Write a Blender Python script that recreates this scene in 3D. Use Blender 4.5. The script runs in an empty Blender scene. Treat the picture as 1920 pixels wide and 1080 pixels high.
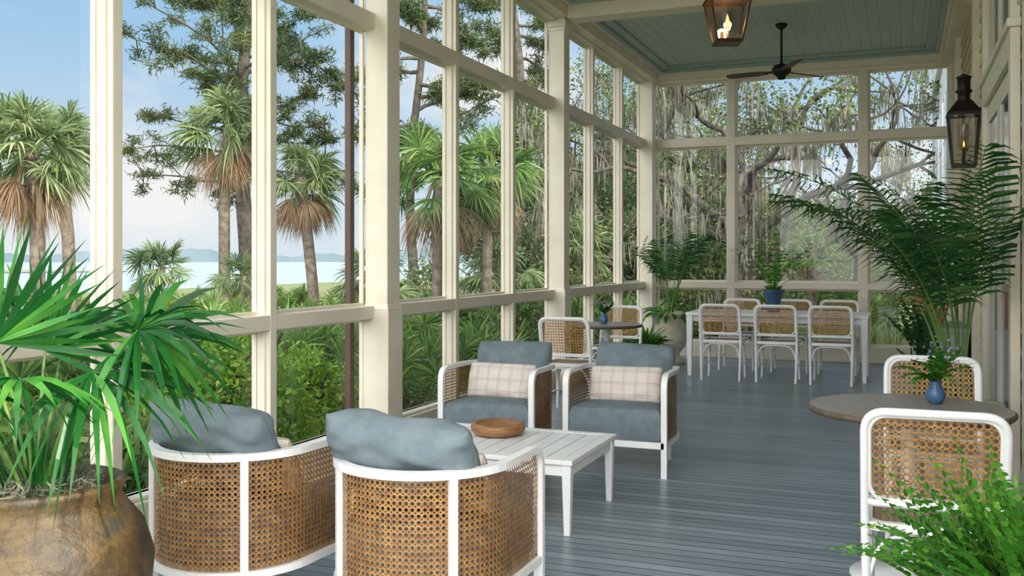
import bpy, math, random
import numpy as np
from mathutils import Vector, Matrix, Euler
RNG = random.Random(7)
NR = np.random.default_rng(11)
COL = bpy.context.scene.collection

# ------------------------------------------------------------ colour / materials
def lin(h):
    if isinstance(h, str):
        h = h.lstrip('#'); c = [int(h[i:i+2], 16)/255 for i in (0, 2, 4)]
    else:
        c = [x/255 for x in h]
    return tuple([(x/12.92 if x <= .04045 else ((x+.055)/1.055)**2.4) for x in c] + [1.0])

def newmat(name):
    m = bpy.data.materials.new(name); m.use_nodes = True
    nt = m.node_tree
    b = nt.nodes['Principled BSDF']
    return m, nt, b

def noise(nt, scale, detail=4, coord='Object', stretch=None, rough=.55):
    tc = nt.nodes.new('ShaderNodeTexCoord')
    n = nt.nodes.new('ShaderNodeTexNoise')
    n.inputs['Scale'].default_value = scale
    n.inputs['Detail'].default_value = detail
    n.inputs['Roughness'].default_value = rough
    if stretch:
        mp = nt.nodes.new('ShaderNodeMapping'); mp.inputs['Scale'].default_value = stretch
        nt.links.new(tc.outputs[coord], mp.inputs[0]); nt.links.new(mp.outputs[0], n.inputs['Vector'])
    else:
        nt.links.new(tc.outputs[coord], n.inputs['Vector'])
    return n.outputs['Fac']

def ramp(nt, fac, stops):
    r = nt.nodes.new('ShaderNodeValToRGB')
    el = r.color_ramp.elements
    while len(el) < len(stops): el.new(.5)
    for e, (p, c) in zip(el, stops):
        e.position = p; e.color = c
    nt.links.new(fac, r.inputs[0])
    return r.outputs[0]

def bump(nt, b, h, strength=.3, dist=.01):
    bp = nt.nodes.new('ShaderNodeBump'); bp.inputs['Strength'].default_value = strength
    bp.inputs['Distance'].default_value = dist
    nt.links.new(h, bp.inputs['Height']); nt.links.new(bp.outputs[0], b.inputs['Normal'])

def simple(name, c1, c2=None, rough=.5, scale=8, bmp=0, bscale=60, metal=0, stretch=None, lo=.35, hi=.65):
    m, nt, b = newmat(name)
    c1 = lin(c1); c2 = lin(c2) if c2 else c1
    f = noise(nt, scale, stretch=stretch)
    nt.links.new(ramp(nt, f, [(lo, c1), (hi, c2)]), b.inputs['Base Color'])
    b.inputs['Roughness'].default_value = rough
    b.inputs['Metallic'].default_value = metal
    if bmp:
        bump(nt, b, noise(nt, bscale, 6), bmp, .004)
    return m

def leafmat(name, c1, c2, c3=None, rough=.45, trans=.35, pscale=.6):
    m, nt, b = newmat(name)
    g = nt.nodes.new('ShaderNodeNewGeometry')
    tc = nt.nodes.new('ShaderNodeTexCoord')
    n = nt.nodes.new('ShaderNodeTexNoise'); n.inputs['Scale'].default_value = pscale; n.inputs['Detail'].default_value = 2
    nt.links.new(tc.outputs['Object'], n.inputs['Vector'])
    mx = nt.nodes.new('ShaderNodeMath'); mx.operation = 'MULTIPLY_ADD'
    nt.links.new(g.outputs['Random Per Island'], mx.inputs[0]); mx.inputs[1].default_value = .55
    nt.links.new(n.outputs['Fac'], mx.inputs[2])
    sb = nt.nodes.new('ShaderNodeMath'); sb.operation = 'SUBTRACT'; nt.links.new(mx.outputs[0], sb.inputs[0]); sb.inputs[1].default_value = .28
    st = [(.15, lin(c1)), (.6, lin(c2)), (.9, lin(c3 or c2))]
    col = ramp(nt, sb.outputs[0], st)
    nt.links.new(col, b.inputs['Base Color'])
    b.inputs['Roughness'].default_value = rough
    b.inputs['Specular IOR Level'].default_value = .35
    t = nt.nodes.new('ShaderNodeBsdfTranslucent')
    nt.links.new(col, t.inputs['Color'])
    ms = nt.nodes.new('ShaderNodeMixShader'); ms.inputs[0].default_value = trans
    nt.links.new(b.outputs[0], ms.inputs[1]); nt.links.new(t.outputs[0], ms.inputs[2])
    nt.links.new(ms.outputs[0], nt.nodes['Material Output'].inputs[0])
    return m

def emis(name, c, s):
    m, nt, b = newmat(name)
    b.inputs['Base Color'].default_value = lin(c)
    b.inputs['Emission Color'].default_value = lin(c)
    b.inputs['Emission Strength'].default_value = s
    return m

def glassmat(name, fac=.06, tint='ffffff'):
    m, nt, b = newmat(name)
    tr = nt.nodes.new('ShaderNodeBsdfTransparent'); tr.inputs[0].default_value = lin(tint)
    gl = nt.nodes.new('ShaderNodeBsdfGlossy'); gl.inputs['Roughness'].default_value = .02
    ms = nt.nodes.new('ShaderNodeMixShader'); ms.inputs[0].default_value = fac
    nt.links.new(tr.outputs[0], ms.inputs[1]); nt.links.new(gl.outputs[0], ms.inputs[2])
    nt.links.new(ms.outputs[0], nt.nodes['Material Output'].inputs[0])
    return m

def canemat(name, scale=44, ca='8a5a2a', cb='c08a4c', r1=.30, r2=.15):
    m, nt, b = newmat(name)
    N = nt.nodes.new; Lk = nt.links.new
    uv = N('ShaderNodeUVMap')
    def vm(op, a, v):
        x = N('ShaderNodeVectorMath'); x.operation = op; Lk(a, x.inputs[0])
        if v is not None: x.inputs[1].default_value = v
        return x
    sc = vm('MULTIPLY', uv.outputs[0], (scale, scale, 0))
    def cell(off):
        a = vm('ADD', sc.outputs[0], off); f = vm('FRACTION', a.outputs[0], None)
        s = vm('SUBTRACT', f.outputs[0], (.5, .5, 0)); l = vm('LENGTH', s.outputs[0], None)
        return l.outputs['Value']
    d1 = cell((0, 0, 0)); d2 = cell((.5, .5, 0))
    def lt(a, v):
        x = N('ShaderNodeMath'); x.operation = 'LESS_THAN'; Lk(a, x.inputs[0]); x.inputs[1].default_value = v; return x.outputs[0]
    mx = N('ShaderNodeMath'); mx.operation = 'MAXIMUM'; Lk(lt(d1, r1), mx.inputs[0]); Lk(lt(d2, r2), mx.inputs[1])
    nz = noise(nt, 25, 3)
    Lk(ramp(nt, nz, [(.3, lin(ca)), (.7, lin(cb))]), b.inputs['Base Color'])
    b.inputs['Roughness'].default_value = .45
    bump(nt, b, d1, .8, .006)
    tr = N('ShaderNodeBsdfTransparent'); ms = N('ShaderNodeMixShader')
    Lk(mx.outputs[0], ms.inputs[0]); Lk(b.outputs[0], ms.inputs[1]); Lk(tr.outputs[0], ms.inputs[2])
    Lk(ms.outputs[0], nt.nodes['Material Output'].inputs[0])
    return m

def plankmat(name, axis, w, c1, c2, gap, rough=.35, gapw=.05, var=.35):
    m, nt, b = newmat(name)
    N = nt.nodes.new; Lk = nt.links.new
    tc = N('ShaderNodeTexCoord'); sp = N('ShaderNodeSeparateXYZ'); Lk(tc.outputs['Object'], sp.inputs[0])
    dv = N('ShaderNodeMath'); dv.operation = 'DIVIDE'; Lk(sp.outputs[axis], dv.inputs[0]); dv.inputs[1].default_value = w
    fl = N('ShaderNodeMath'); fl.operation = 'FLOOR'; Lk(dv.outputs[0], fl.inputs[0])
    wn = N('ShaderNodeTexWhiteNoise'); wn.noise_dimensions = '1D'; Lk(fl.outputs[0], wn.inputs['W'])
    st = (1.5, 45, 1) if axis == 1 else (45, 1.5, 1)
    nz = noise(nt, 1.0, 6, stretch=st, rough=.65)
    nz2 = noise(nt, 1.3, 3)
    a = N('ShaderNodeMath'); a.operation = 'MULTIPLY_ADD'; Lk(wn.outputs[0], a.inputs[0]); a.inputs[1].default_value = var; Lk(nz, a.inputs[2])
    a2 = N('ShaderNodeMath'); a2.operation = 'MULTIPLY_ADD'; Lk(nz2, a2.inputs[0]); a2.inputs[1].default_value = .5; Lk(a.outputs[0], a2.inputs[2])
    a3 = N('ShaderNodeMath'); a3.operation = 'MULTIPLY'; Lk(a2.outputs[0], a3.inputs[0]); a3.inputs[1].default_value = .5
    col = ramp(nt, a3.outputs[0], [(.27, lin(c1)), (.62, lin(c2))])
    pg = N('ShaderNodeMath'); pg.operation = 'PINGPONG'; Lk(dv.outputs[0], pg.inputs[0]); pg.inputs[1].default_value = .5
    mr = N('ShaderNodeMapRange'); Lk(pg.outputs[0], mr.inputs[0]); mr.inputs[1].default_value = gapw*.4; mr.inputs[2].default_value = gapw
    mix = N('ShaderNodeMix'); mix.data_type = 'RGBA'
    Lk(mr.outputs[0], mix.inputs[0]); mix.inputs[6].default_value = lin(gap); Lk(col, mix.inputs[7])
    Lk(mix.outputs[2], b.inputs['Base Color'])
    rr = N('ShaderNodeMapRange'); Lk(nz, rr.inputs[0]); rr.inputs[3].default_value = rough-.12; rr.inputs[4].default_value = rough+.15
    Lk(rr.outputs[0], b.inputs['Roughness'])
    fr = N('ShaderNodeMath'); fr.operation = 'FRACT'; Lk(dv.outputs[0], fr.inputs[0])
    tl = N('ShaderNodeMath'); tl.operation = 'MULTIPLY'; Lk(fr.outputs[0], tl.inputs[0]); Lk(wn.outputs[0], tl.inputs[1])
    ad = N('ShaderNodeMath'); ad.operation = 'MULTIPLY_ADD'; Lk(nz, ad.inputs[0]); ad.inputs[1].default_value = .15; Lk(mr.outputs[0], ad.inputs[2])
    ad2 = N('ShaderNodeMath'); ad2.operation = 'MULTIPLY_ADD'; Lk(tl.outputs[0], ad2.inputs[0]); ad2.inputs[1].default_value = .35; Lk(ad.outputs[0], ad2.inputs[2])
    bump(nt, b, ad2.outputs[0], .5, .004)
    return m

# ------------------------------------------------------------ mesh builder
class MB:
    def __init__(s): s.V = []; s.L = []; s.Z = []; s.M = []; s.S = []; s.U = []; s.n = 0
    def add(s, v, f, mat=0, smooth=False, uv=None):
        v = np.asarray(v, float).reshape(-1, 3)
        if isinstance(f, np.ndarray):
            k = f.shape[0]; s.L.append((f+s.n).ravel()); s.Z.append(np.full(k, f.shape[1]))
        else:
            k = len(f); s.L.append(np.array([i+s.n for t in f for i in t])); s.Z.append(np.array([len(t) for t in f]))
        s.M.append(np.full(k, mat)); s.S.append(np.full(k, bool(smooth)))
        s.V.append(v); s.U.append(np.zeros((len(v), 2)) if uv is None else np.asarray(uv, float)); s.n += len(v)
    def mesh(s, name, mats, xmax=None, xmin=None):
        me = bpy.data.meshes.new(name)
        V = np.concatenate(s.V); L = np.concatenate(s.L).astype(np.int32); Z = np.concatenate(s.Z).astype(np.int32)
        if xmax is not None:
            over = np.maximum(0, V[:, 0]-xmax); V[:, 0] = np.minimum(V[:, 0], xmax-.02*np.minimum(1, over*3)+.0)
        if xmin is not None:
            over = np.maximum(0, xmin-V[:, 0]); V[:, 0] = np.maximum(V[:, 0], xmin+.02*np.minimum(1, over*3))
        me.vertices.add(len(V)); me.vertices.foreach_set('co', V.astype(np.float32).ravel())
        me.loops.add(len(L)); me.loops.foreach_set('vertex_index', L)
        me.polygons.add(len(Z))
        st = np.concatenate([[0], np.cumsum(Z)[:-1]]).astype(np.int32)
        me.polygons.foreach_set('loop_start', st)
        me.update(calc_edges=True)
        me.polygons.foreach_set('material_index', np.concatenate(s.M).astype(np.int32))
        me.polygons.foreach_set('use_smooth', np.concatenate(s.S))
        uvl = me.uv_layers.new(name='UVMap')
        uvl.data.foreach_set('uv', np.concatenate(s.U)[L].astype(np.float32).ravel())
        for m in mats: me.materials.append(m)
        me.validate(); me.update()
        return me

def place(name, me, loc=(0, 0, 0), rz=0, scale=1, parent=None, bevel=0, rot=None):
    o = bpy.data.objects.new(name, me); COL.objects.link(o)
    o.location = loc; o.rotation_euler = rot if rot else (0, 0, rz)
    o.scale = (scale,)*3 if not isinstance(scale, tuple) else scale
    if parent: o.parent = parent
    if bevel:
        b = o.modifiers.new('Bevel', 'BEVEL'); b.width = bevel; b.segments = 2; b.limit_method = 'ANGLE'; b.angle_limit = math.radians(50)
    return o
def empty(name, loc=(0, 0, 0)):
    o = bpy.data.objects.new(name, None); COL.objects.link(o); o.location = loc; return o

def xf(v, M):
    v = np.asarray(v, float).reshape(-1, 3)
    if M is None: return v
    M = np.array(M); return v @ M[:3, :3].T + M[:3, 3]

BF = [(0, 3, 2, 1), (4, 5, 6, 7), (0, 1, 5, 4), (1, 2, 6, 5), (2, 3, 7, 6), (3, 0, 4, 7)]
def box(mb, lo, hi, mat=0, M=None):
    x0, y0, z0 = lo; x1, y1, z1 = hi
    v = [(x0, y0, z0), (x1, y0, z0), (x1, y1, z0), (x0, y1, z0), (x0, y0, z1), (x1, y0, z1), (x1, y1, z1), (x0, y1, z1)]
    mb.add(xf(v, M), BF, mat)
def tbox(mb, p0, p1, s0, s1, mat=0, M=None):
    v = []
    for p, s in ((p0, s0), (p1, s1)):
        for a, b in ((-1, -1), (1, -1), (1, 1), (-1, 1)):
            v.append((p[0]+a*s[0]/2, p[1]+b*s[1]/2, p[2]))
    mb.add(xf(v, M), BF, mat)
def loft(mb, rings, mat=0, smooth=True, cap=True, M=None):
    n = len(rings[0]); v = np.concatenate([np.asarray(r, float) for r in rings]); f = []
    for k in range(len(rings)-1):
        for i in range(n):
            j = (i+1) % n
            f.append((k*n+i, k*n+j, (k+1)*n+j, (k+1)*n+i))
    mb.add(xf(v, M), f, mat, smooth)
    if cap:
        for r, rev in ((rings[0], True), (rings[-1], False)):
            idx = list(range(n)); mb.add(xf(r, M), [tuple(idx[::-1] if rev else idx)], mat, False)
def lathe(mb, prof, n=32, mat=0, c=(0, 0, 0), cap=True, smooth=True, wob=None):
    a = np.linspace(0, 2*np.pi, n, endpoint=False)
    rings = []
    for r, z in prof:
        rr = r*(1+(wob(a, z) if wob else 0))
        rings.append(np.stack([c[0]+rr*np.cos(a), c[1]+rr*np.sin(a), np.full(n, c[2]+z)], 1))
    loft(mb, rings, mat, smooth, cap)
def circ(r, n=8):
    return [(r*math.cos(2*math.pi*i/n), r*math.sin(2*math.pi*i/n)) for i in range(n)]
def rect(a, b): return [(a/2, b/2), (-a/2, b/2), (-a/2, -b/2), (a/2, -b/2)]
def sweep(mb, pts, prof, n0=None, mat=0, smooth=True, closed=False, rs=None, M=None):
    P = [Vector(p) for p in pts]; N = len(P); T = []
    for i in range(N):
        if closed: t = (P[(i+1) % N]-P[i-1])
        else: t = P[min(i+1, N-1)]-P[max(i-1, 0)]
        T.append(t.normalized())
    n = Vector(n0) if n0 else T[0].orthogonal()
    n = (n-T[0]*n.dot(T[0])).normalized(); rings = []
    for i in range(N):
        if i:
            ax = T[i-1].cross(T[i])
            if ax.length > 1e-7:
                n = Matrix.Rotation(T[i-1].angle(T[i]), 3, ax) @ n
            n = (n-T[i]*n.dot(T[i])).normalized()
        b = T[i].cross(n); s = rs[i] if rs is not None else 1
        rings.append([tuple(P[i]+n*(a*s)+b*(c*s)) for a, c in prof])
    if closed: rings.append(rings[0])
    loft(mb, rings, mat, smooth, not closed, M)
def tube(mb, pts, r, n=8, mat=0, rs=None, closed=False, M=None):
    sweep(mb, pts, circ(r, n), None, mat, True, closed, rs, M)
def fillet(pts, rad, seg=6, closed=False):
    P = [Vector(p) for p in pts]; out = []; N = len(P)
    for i in range(N):
        if not closed and i in (0, N-1): out.append(P[i]); continue
        a = (P[i-1]-P[i]); c = (P[(i+1) % N]-P[i])
        r = min(rad, a.length*.49, c.length*.49); p0 = P[i]+a.normalized()*r; p1 = P[i]+c.normalized()*r
        for k in range(seg+1):
            t = k/seg; out.append(p0*(1-t)**2+P[i]*2*t*(1-t)+p1*t*t)
    return [tuple(p) for p in out]
def sheet(mb, A, B, mat=0, uvA=None, uvB=None, smooth=True):
    n = len(A); v = list(A)+list(B)
    f = [(i, i+1, n+i+1, n+i) for i in range(n-1)]
    mb.add(v, f, mat, smooth, None if uvA is None else list(uvA)+list(uvB))
def pillow(mb, w, h, t, M, mat=0, n=20, seed=0, wr=.006, rc=.05):
    rg = np.random.default_rng(seed); ph = rg.uniform(0, 6, 6)
    u, v = np.meshgrid(np.sin(np.linspace(-1, 1, n+1)*np.pi/2), np.sin(np.linspace(-1, 1, n+1)*np.pi/2))
    x = w/2*u*(1-rc*v**4-.015*(1-v**2)); z = h/2*v*(1-rc*u**4-.03*(1-u**2))
    th = t/2*((1-u**4)*(1-v**4))**.42
    env = np.minimum(1, th/(t*.2))
    cr = np.exp(-((np.abs(u)-.75)**2+(np.abs(v)-.6)**2)/.08)
    wrk = wr*(np.sin(6*u+3*v+ph[0])+np.sin(-5*u+7*v+ph[1])+1.2*cr*np.sin(16*(u*v)+ph[2])+.5*np.sin(13*v+5*u+ph[3]))*env
    f = np.array([[r*(n+1)+c, r*(n+1)+c+1, (r+1)*(n+1)+c+1, (r+1)*(n+1)+c] for r in range(n) for c in range(n)])
    uv = np.stack([x.ravel(), z.ravel()], 1)
    for s in (1, -1):
        vv = np.stack([x, s*(th+wrk), z], -1).reshape(-1, 3)
        mb.add(xf(vv, M), f if s < 0 else f[:, ::-1], mat, True, uv)
    e = [(x[0, i], 0, z[0, i]) for i in range(n+1)]+[(x[i, n], 0, z[i, n]) for i in range(1, n+1)]+[(x[n, i], 0, z[n, i]) for i in range(n-1, -1, -1)]+[(x[i, 0], 0, z[i, 0]) for i in range(n-1, 0, -1)]
    tube(mb, [tuple(p) for p in xf(e, M)], .004, 5, mat, closed=True)
def unit(a): return a/np.maximum(1e-9, np.linalg.norm(a, axis=-1, keepdims=True))
def blades(mb, B, D, P, L, W, droop, mat=0, prof=(0, .3, .65, 1), wp=(.4, 1, .7, .04)):
    B, D, P = [np.asarray(q, float).reshape(-1, 3) for q in (B, D, P)]; N = len(D)
    if len(B) == 1: B = np.repeat(B, N, 0)
    L = np.broadcast_to(L, N).astype(float); W = np.broadcast_to(W, N).astype(float); dr = np.broadcast_to(droop, N).astype(float)
    s = np.array(prof); w = np.array(wp); S = len(s)
    C = B[:, None]+D[:, None]*(L[:, None]*s)[:, :, None]
    C[:, :, 2] -= (dr*L)[:, None]*s**2.5
    half = P[:, None]*((W/2)[:, None]*w)[:, :, None]
    V = np.stack([C-half, C+half], 2).reshape(-1, 3)
    base = (np.arange(N)*S*2)[:, None]; k = np.arange(S-1)[None]*2
    q = np.stack([base+k, base+k+1, base+k+3, base+k+2], -1).reshape(-1, 4)
    mb.add(V, q, mat, False)
def leaves(mb, C, size, asp=.5, mat=0, rg=NR):
    N = len(C); a = unit(rg.normal(size=(N, 3))); b = unit(np.cross(a, rg.normal(size=(N, 3))))
    sz = size*rg.uniform(.6, 1.3, (N, 1)); a = a*sz; b = b*sz*asp
    V = np.stack([C-a, C+b, C+a, C-b], 1).reshape(-1, 3)
    mb.add(V, np.arange(4*N).reshape(-1, 4), mat)
def fan(mb, hub, axis, normal, R, nseg=22, spread=200, droop=.3, mat=0, wf=1.0, rg=NR, gap=0):
    ax = unit(np.array(axis, float)); nm = np.array(normal, float); nm = unit(nm-ax*nm.dot(ax)); sd = np.cross(nm, ax)
    a = np.radians(np.linspace(-spread/2, spread/2, nseg)+rg.uniform(-2, 2, nseg))
    D = np.cos(a)[:, None]*ax+np.sin(a)[:, None]*sd; P = -np.sin(a)[:, None]*ax+np.cos(a)[:, None]*sd
    D = unit(D+nm*rg.uniform(-.12, .12, (nseg, 1)))
    P = unit(P+nm*np.where(np.arange(nseg) % 2, .7, -.7)[:, None])
    L = R*(.8+.2*np.cos(a*.7))*rg.uniform(.88, 1.05, nseg)
    W = R*math.radians(spread)/nseg*.62*wf
    blades(mb, [hub], D, P, L, W, droop*rg.uniform(.6, 1.4, nseg), mat, prof=(0, .25, .5, .75, 1), wp=(.15, .75, 1, .6, .04))
def frond(mb, base, az, L, e0, bend, leafL, n=26, mat=0, stem=1, w=.018, rg=NR, r=.008, droop=.35, start=.2, fwd=.55, wp=(.4, 1, .7, .04)):
    K = 14; p = np.array(base, float); pts = [p.copy()]; T = []
    h = np.array([math.cos(az), math.sin(az), 0])
    for k in range(K):
        e = e0-bend*((k+.5)/K)**1.3; t = h*math.cos(e)+np.array([0, 0, 1])*math.sin(e); T.append(t); p = p+t*L/K; pts.append(p.copy())
    T.append(T[-1]); pts = np.array(pts); T = np.array(T)
    tube(mb, [tuple(q) for q in pts], r, 5, stem, rs=list(np.linspace(1, .25, K+1)))
    s = np.linspace(start, 1, n); idx = s*K
    C = np.stack([np.interp(idx, range(K+1), pts[:, i]) for i in range(3)], 1); TT = unit(np.stack([np.interp(idx, range(K+1), T[:, i]) for i in range(3)], 1))
    side = np.cross(TT, [0, 0, 1.0]); side = unit(side); up = np.cross(side, TT)
    ll = leafL*np.sin(np.clip((s-start)/(1-start)*.85+.12, 0, 1)*np.pi)**.6
    for sg in (-1, 1):
        D = unit(TT*fwd+side*sg+up*.25+rg.normal(size=(n, 3))*.07)
        P = unit(np.cross(D, up)); P = unit(P+up*.4)
        blades(mb, C, D, P, ll*rg.uniform(.85, 1.1, n), w, droop, mat, wp=wp)

# ------------------------------------------------------------ material instances
CREAM = simple('cream_trim_paint', 'e6ddca', 'ddd3be', .45, 3)
WHITE = simple('white_paint', 'f6f5f3', 'f0efed', .35, 6)
SIDING = simple('siding_paint', 'd2c29e', 'c8b691', .55, 4)
FLOORM = plankmat('painted_floorboards', 1, .085, '64717a', '98a4ac', '23282d', .30, .06, .45)
CEILM = plankmat('painted_ceiling_boards', 0, .12, 'b2c0bc', 'bcc8c4', '98a8a4', .55, .04)
CEILT = simple('blue_ceiling_trim', 'a3b6b3', '9baeab', .5, 4)
CANE = canemat('woven_cane', 46, '80562c', 'b28246', .29, .14)
CANE2 = canemat('woven_cane_open', 40, '936638', 'c09258', .33, .15)
GREYF = simple('grey_linen', '69767d', '78858a', .9, 14, .5, 300)
m, nt, b = newmat('plaid_fabric')
uvn = nt.nodes.new('ShaderNodeUVMap'); sp = nt.nodes.new('ShaderNodeSeparateXYZ'); nt.links.new(uvn.outputs[0], sp.inputs[0])
outs = []
for ax in (0, 1):
    for off, wd in ((0, .05), (.14, .03)):
        a = nt.nodes.new('ShaderNodeMath'); a.operation = 'MULTIPLY_ADD'; nt.links.new(sp.outputs[ax], a.inputs[0]); a.inputs[1].default_value = 12; a.inputs[2].default_value = 50+off
        f = nt.nodes.new('ShaderNodeMath'); f.operation = 'FRACT'; nt.links.new(a.outputs[0], f.inputs[0])
        l = nt.nodes.new('ShaderNodeMath'); l.operation = 'LESS_THAN'; nt.links.new(f.outputs[0], l.inputs[0]); l.inputs[1].default_value = wd
        outs.append(l.outputs[0])
cur = outs[0]
for o_ in outs[1:]:
    mx = nt.nodes.new('ShaderNodeMath'); mx.operation = 'MAXIMUM'; nt.links.new(cur, mx.inputs[0]); nt.links.new(o_, mx.inputs[1]); cur = mx.outputs[0]
nt.links.new(ramp(nt, cur, [(0, lin('ddd0c8')), (1, lin('b3a49a'))]), b.inputs['Base Color']); b.inputs['Roughness'].default_value = .9
PLAID = m
WOOD = simple('bowl_wood', '7e5233', 'a87a4e', .4, 3, stretch=(3, 3, 30))
BLACK = simple('black_metal', '1c1a19', '2a2725', .45, 10, metal=.4)
BRONZE = simple('aged_bronze', '3a2a1e', '5c3f28', .4, 12, metal=.7)
m, nt, b = newmat('weathered_terracotta')
nz = noise(nt, 4.5, 7, rough=.65); vo = nt.nodes.new('ShaderNodeTexVoronoi'); vo.feature = 'DISTANCE_TO_EDGE'; vo.inputs['Scale'].default_value = 9
tc = nt.nodes.new('ShaderNodeTexCoord'); nzc = nt.nodes.new('ShaderNodeTexNoise'); nzc.inputs['Scale'].default_value = 5; nzc.inputs['Detail'].default_value = 5
nt.links.new(tc.outputs['Object'], nzc.inputs['Vector']); mpx = nt.nodes.new('ShaderNodeMix'); mpx.data_type = 'VECTOR'; mpx.inputs[0].default_value = .35
nt.links.new(tc.outputs['Object'], mpx.inputs[4]); nt.links.new(nzc.outputs['Color'], mpx.inputs[5]); nt.links.new(mpx.outputs[1], vo.inputs['Vector'])
ck = ramp(nt, vo.outputs['Distance'], [(0, (.35, .35, .35, 1)), (.03, (1, 1, 1, 1))])
cc = ramp(nt, nz, [(.34, lin('241e14')), (.46, lin('44341c')), (.55, lin('5e4a26')), (.66, lin('423e32'))])
mm = nt.nodes.new('ShaderNodeMix'); mm.data_type = 'RGBA'; mm.blend_type = 'MULTIPLY'; mm.inputs[0].default_value = .7; nt.links.new(cc, mm.inputs[6]); nt.links.new(ck, mm.inputs[7])
nt.links.new(mm.outputs[2], b.inputs['Base Color']); b.inputs['Roughness'].default_value = .5
bump(nt, b, nz, .8, .02)
TERRA = m
SOIL = simple('moss_and_soil', '3a2f22', '7c7660', 1, 30, .8, 80)
STONE = simple('cast_stone', 'd2cab6', 'b9b09a', .8, 10, .3, 60)
BLUEC = simple('blue_ceramic', '3f5f86', '4f709a', .3, 8)
NAVY = simple('navy_ceramic', '2d4766', '39587c', .35, 8)
TTOP = simple('stone_tabletop', '8a827b', '9a928b', .35, 40, .1, 90)
TEDGE = simple('tabletop_edge', '5b4b3e', '6b5a4c', .5, 20)
RATTAN = simple('rattan_orange', 'b5652e', 'd08a4c', .6, 20)
CONS = simple('grey_green_cabinet', '8f9e9a', '9aa8a4', .5, 5)
GLASS = glassmat('window_glass', .04)
LGLASS = glassmat('lantern_glass', .10, 'e8e4dc')
DGLASS = simple('dark_door_glass', '5c686c', '7c878a', .08, 2)
FLAME = emis('flame', 'ffb04a', 8)
CANDLE = simple('candle_tube', 'd8b98a', 'c9a672', .5)
PALMG = leafmat('palm_green_gloss', '0c3a16', '226828', '62a442', .25, .3, 3)
PALMSTEM = simple('palm_stem', '4a7434', '6c8a44', .5)
ARECA = leafmat('areca_green', '1b4820', '34652e', '648a42', .4, .3, 3)
FERN = leafmat('fern_green', '2c6a1e', '52942e', '8cbc4a', .45, .4, 6)
GRASS = leafmat('grass_green', '4c6e2a', '7a963e', 'b4b66a', .5, .3, 3)
SABAL = leafmat('sabal_green', '465e3e', '7a8e5c', 'b8be8c', .5, .35, .8)
DEADP = leafmat('dead_frond', '84684e', 'a48a70', 'c0a486', .8, .25, .8)
PALMETTO = leafmat('palmetto_green', '3c5c2c', '6e9048', 'b4c070', .5, .4, 1)
PINEN = leafmat('pine_needles', '2e3e28', '50663c', '8c8452', .6, .3, .5)
BUSH = leafmat('bush_leaf', '5c9430', '94b848', 'ced86a', .5, .45, 1.2)
OAKL = leafmat('oak_leaf', '36482e', '627840', 'a0a05c', .6, .4, .5)
BGL = leafmat('woodland_leaf', '425438', '6a7c50', '989870', .7, .4, .3)
MOSS = leafmat('spanish_moss', '707062', '908e7e', 'aeaa9a', .9, .3, .5)
BARK = simple('tree_bark', '38332e', '625a50', .9, 6, .8, 14)
PBARK = simple('palm_bark', '5c5248', '877b6e', .9, 8, .9, 12)
DARKB = simple('downspout_brown', '4a3126', '573a2d', .5)
MULCH = simple('pine_straw', '8a5a40', 'a87454', 1, 9)

# ------------------------------------------------------------ camera
H = 1.4
cam = bpy.data.objects.new('camera', bpy.data.cameras.new('camera')); COL.objects.link(cam)
cam.location = (0, 0, H); cam.rotation_euler = (math.radians(90), 0, math.radians(22.04))
cam.data.lens = 1804/1920*36; cam.data.sensor_width = 36; cam.data.shift_y = -55/1920
cam.data.clip_end = 3000; cam.data.clip_start = .05
bpy.context.scene.camera = cam

# ------------------------------------------------------------ room
XL, XR, YF = -3.41, .65, 13.75; CZ = 4.14
YC = 1.6
mb = MB(); box(mb, (XL-.25, -2.5, -.12), (XR+.1, YF+.15, 0)); place('floor', mb.mesh('floor', [FLOORM]))
mb = MB(); box(mb, (XL-.1, YC, CZ), (XR+.1, YF+.1, CZ+.1)); place('ceiling', mb.mesh('ceiling', [CEILM]))
ROOFM = simple('dark_roof', '3d4145', '4a4e52', .8, 5)
mb = MB(); box(mb, (XL-.6, YC, CZ+.12), (XR+3, YF+.5, CZ+.3)); place('porch_roof', mb.mesh('roof', [ROOFM]))
mb = MB(); box(mb, (XL-.3, -2.5, -.6), (XR+3, YF+.2, -.125)); place('porch_foundation', mb.mesh('pf', [STONE]))

YP = [-1.6, 2.18, 5.96, 9.74, 13.60]
def mull(bay):
    a, c = YP[bay], YP[bay+1]; q = [a+(c-a)/3, a+2*(c-a)/3]
    if bay == 1: q[0] += .05
    return q
ZB, ZS0, ZS1, ZT0, ZT1, ZH = .22, .98, 1.07, 3.0, 3.115, 3.93
mb = MB()
for z0, z1, x1 in ((ZS0, ZS1, XL), (ZT0, ZT1, XL), (ZH, CZ, XL+.02)):
    box(mb, (XL-.11, YP[0], z0), (x1, YF, z1))
for bay in range(4):
    for y in mull(bay):
        box(mb, (XL-.11, y-.032, ZB), (XL+.002, y+.032, ZH))
        box(mb, (XL-.09, y-.044, ZB), (XL-.03, y+.044, ZH))
def post(mb, x, y):
    M = Matrix.Translation((x, y, 0))
    box(mb, (-.09, -.09, 0), (.09, .09, CZ), 0, M); box(mb, (-.12, -.12, 0), (.12, .12, .20), 0, M); box(mb, (-.112, -.112, .20), (.112, .112, .235), 0, M)
    tbox(mb, (0, 0, 1.04), (0, 0, 1.09), (.21, .21), (.18, .18), 0, M); box(mb, (-.105, -.105, .235), (.105, .105, 1.04), 0, M)
    box(mb, (-.11, -.11, 3.86), (.11, .11, 3.93), 0, M); box(mb, (-.10, -.10, 3.82), (.10, .10, 3.86), 0, M)
for y in YP[:-1]: post(mb, XL+.01, y)
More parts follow.
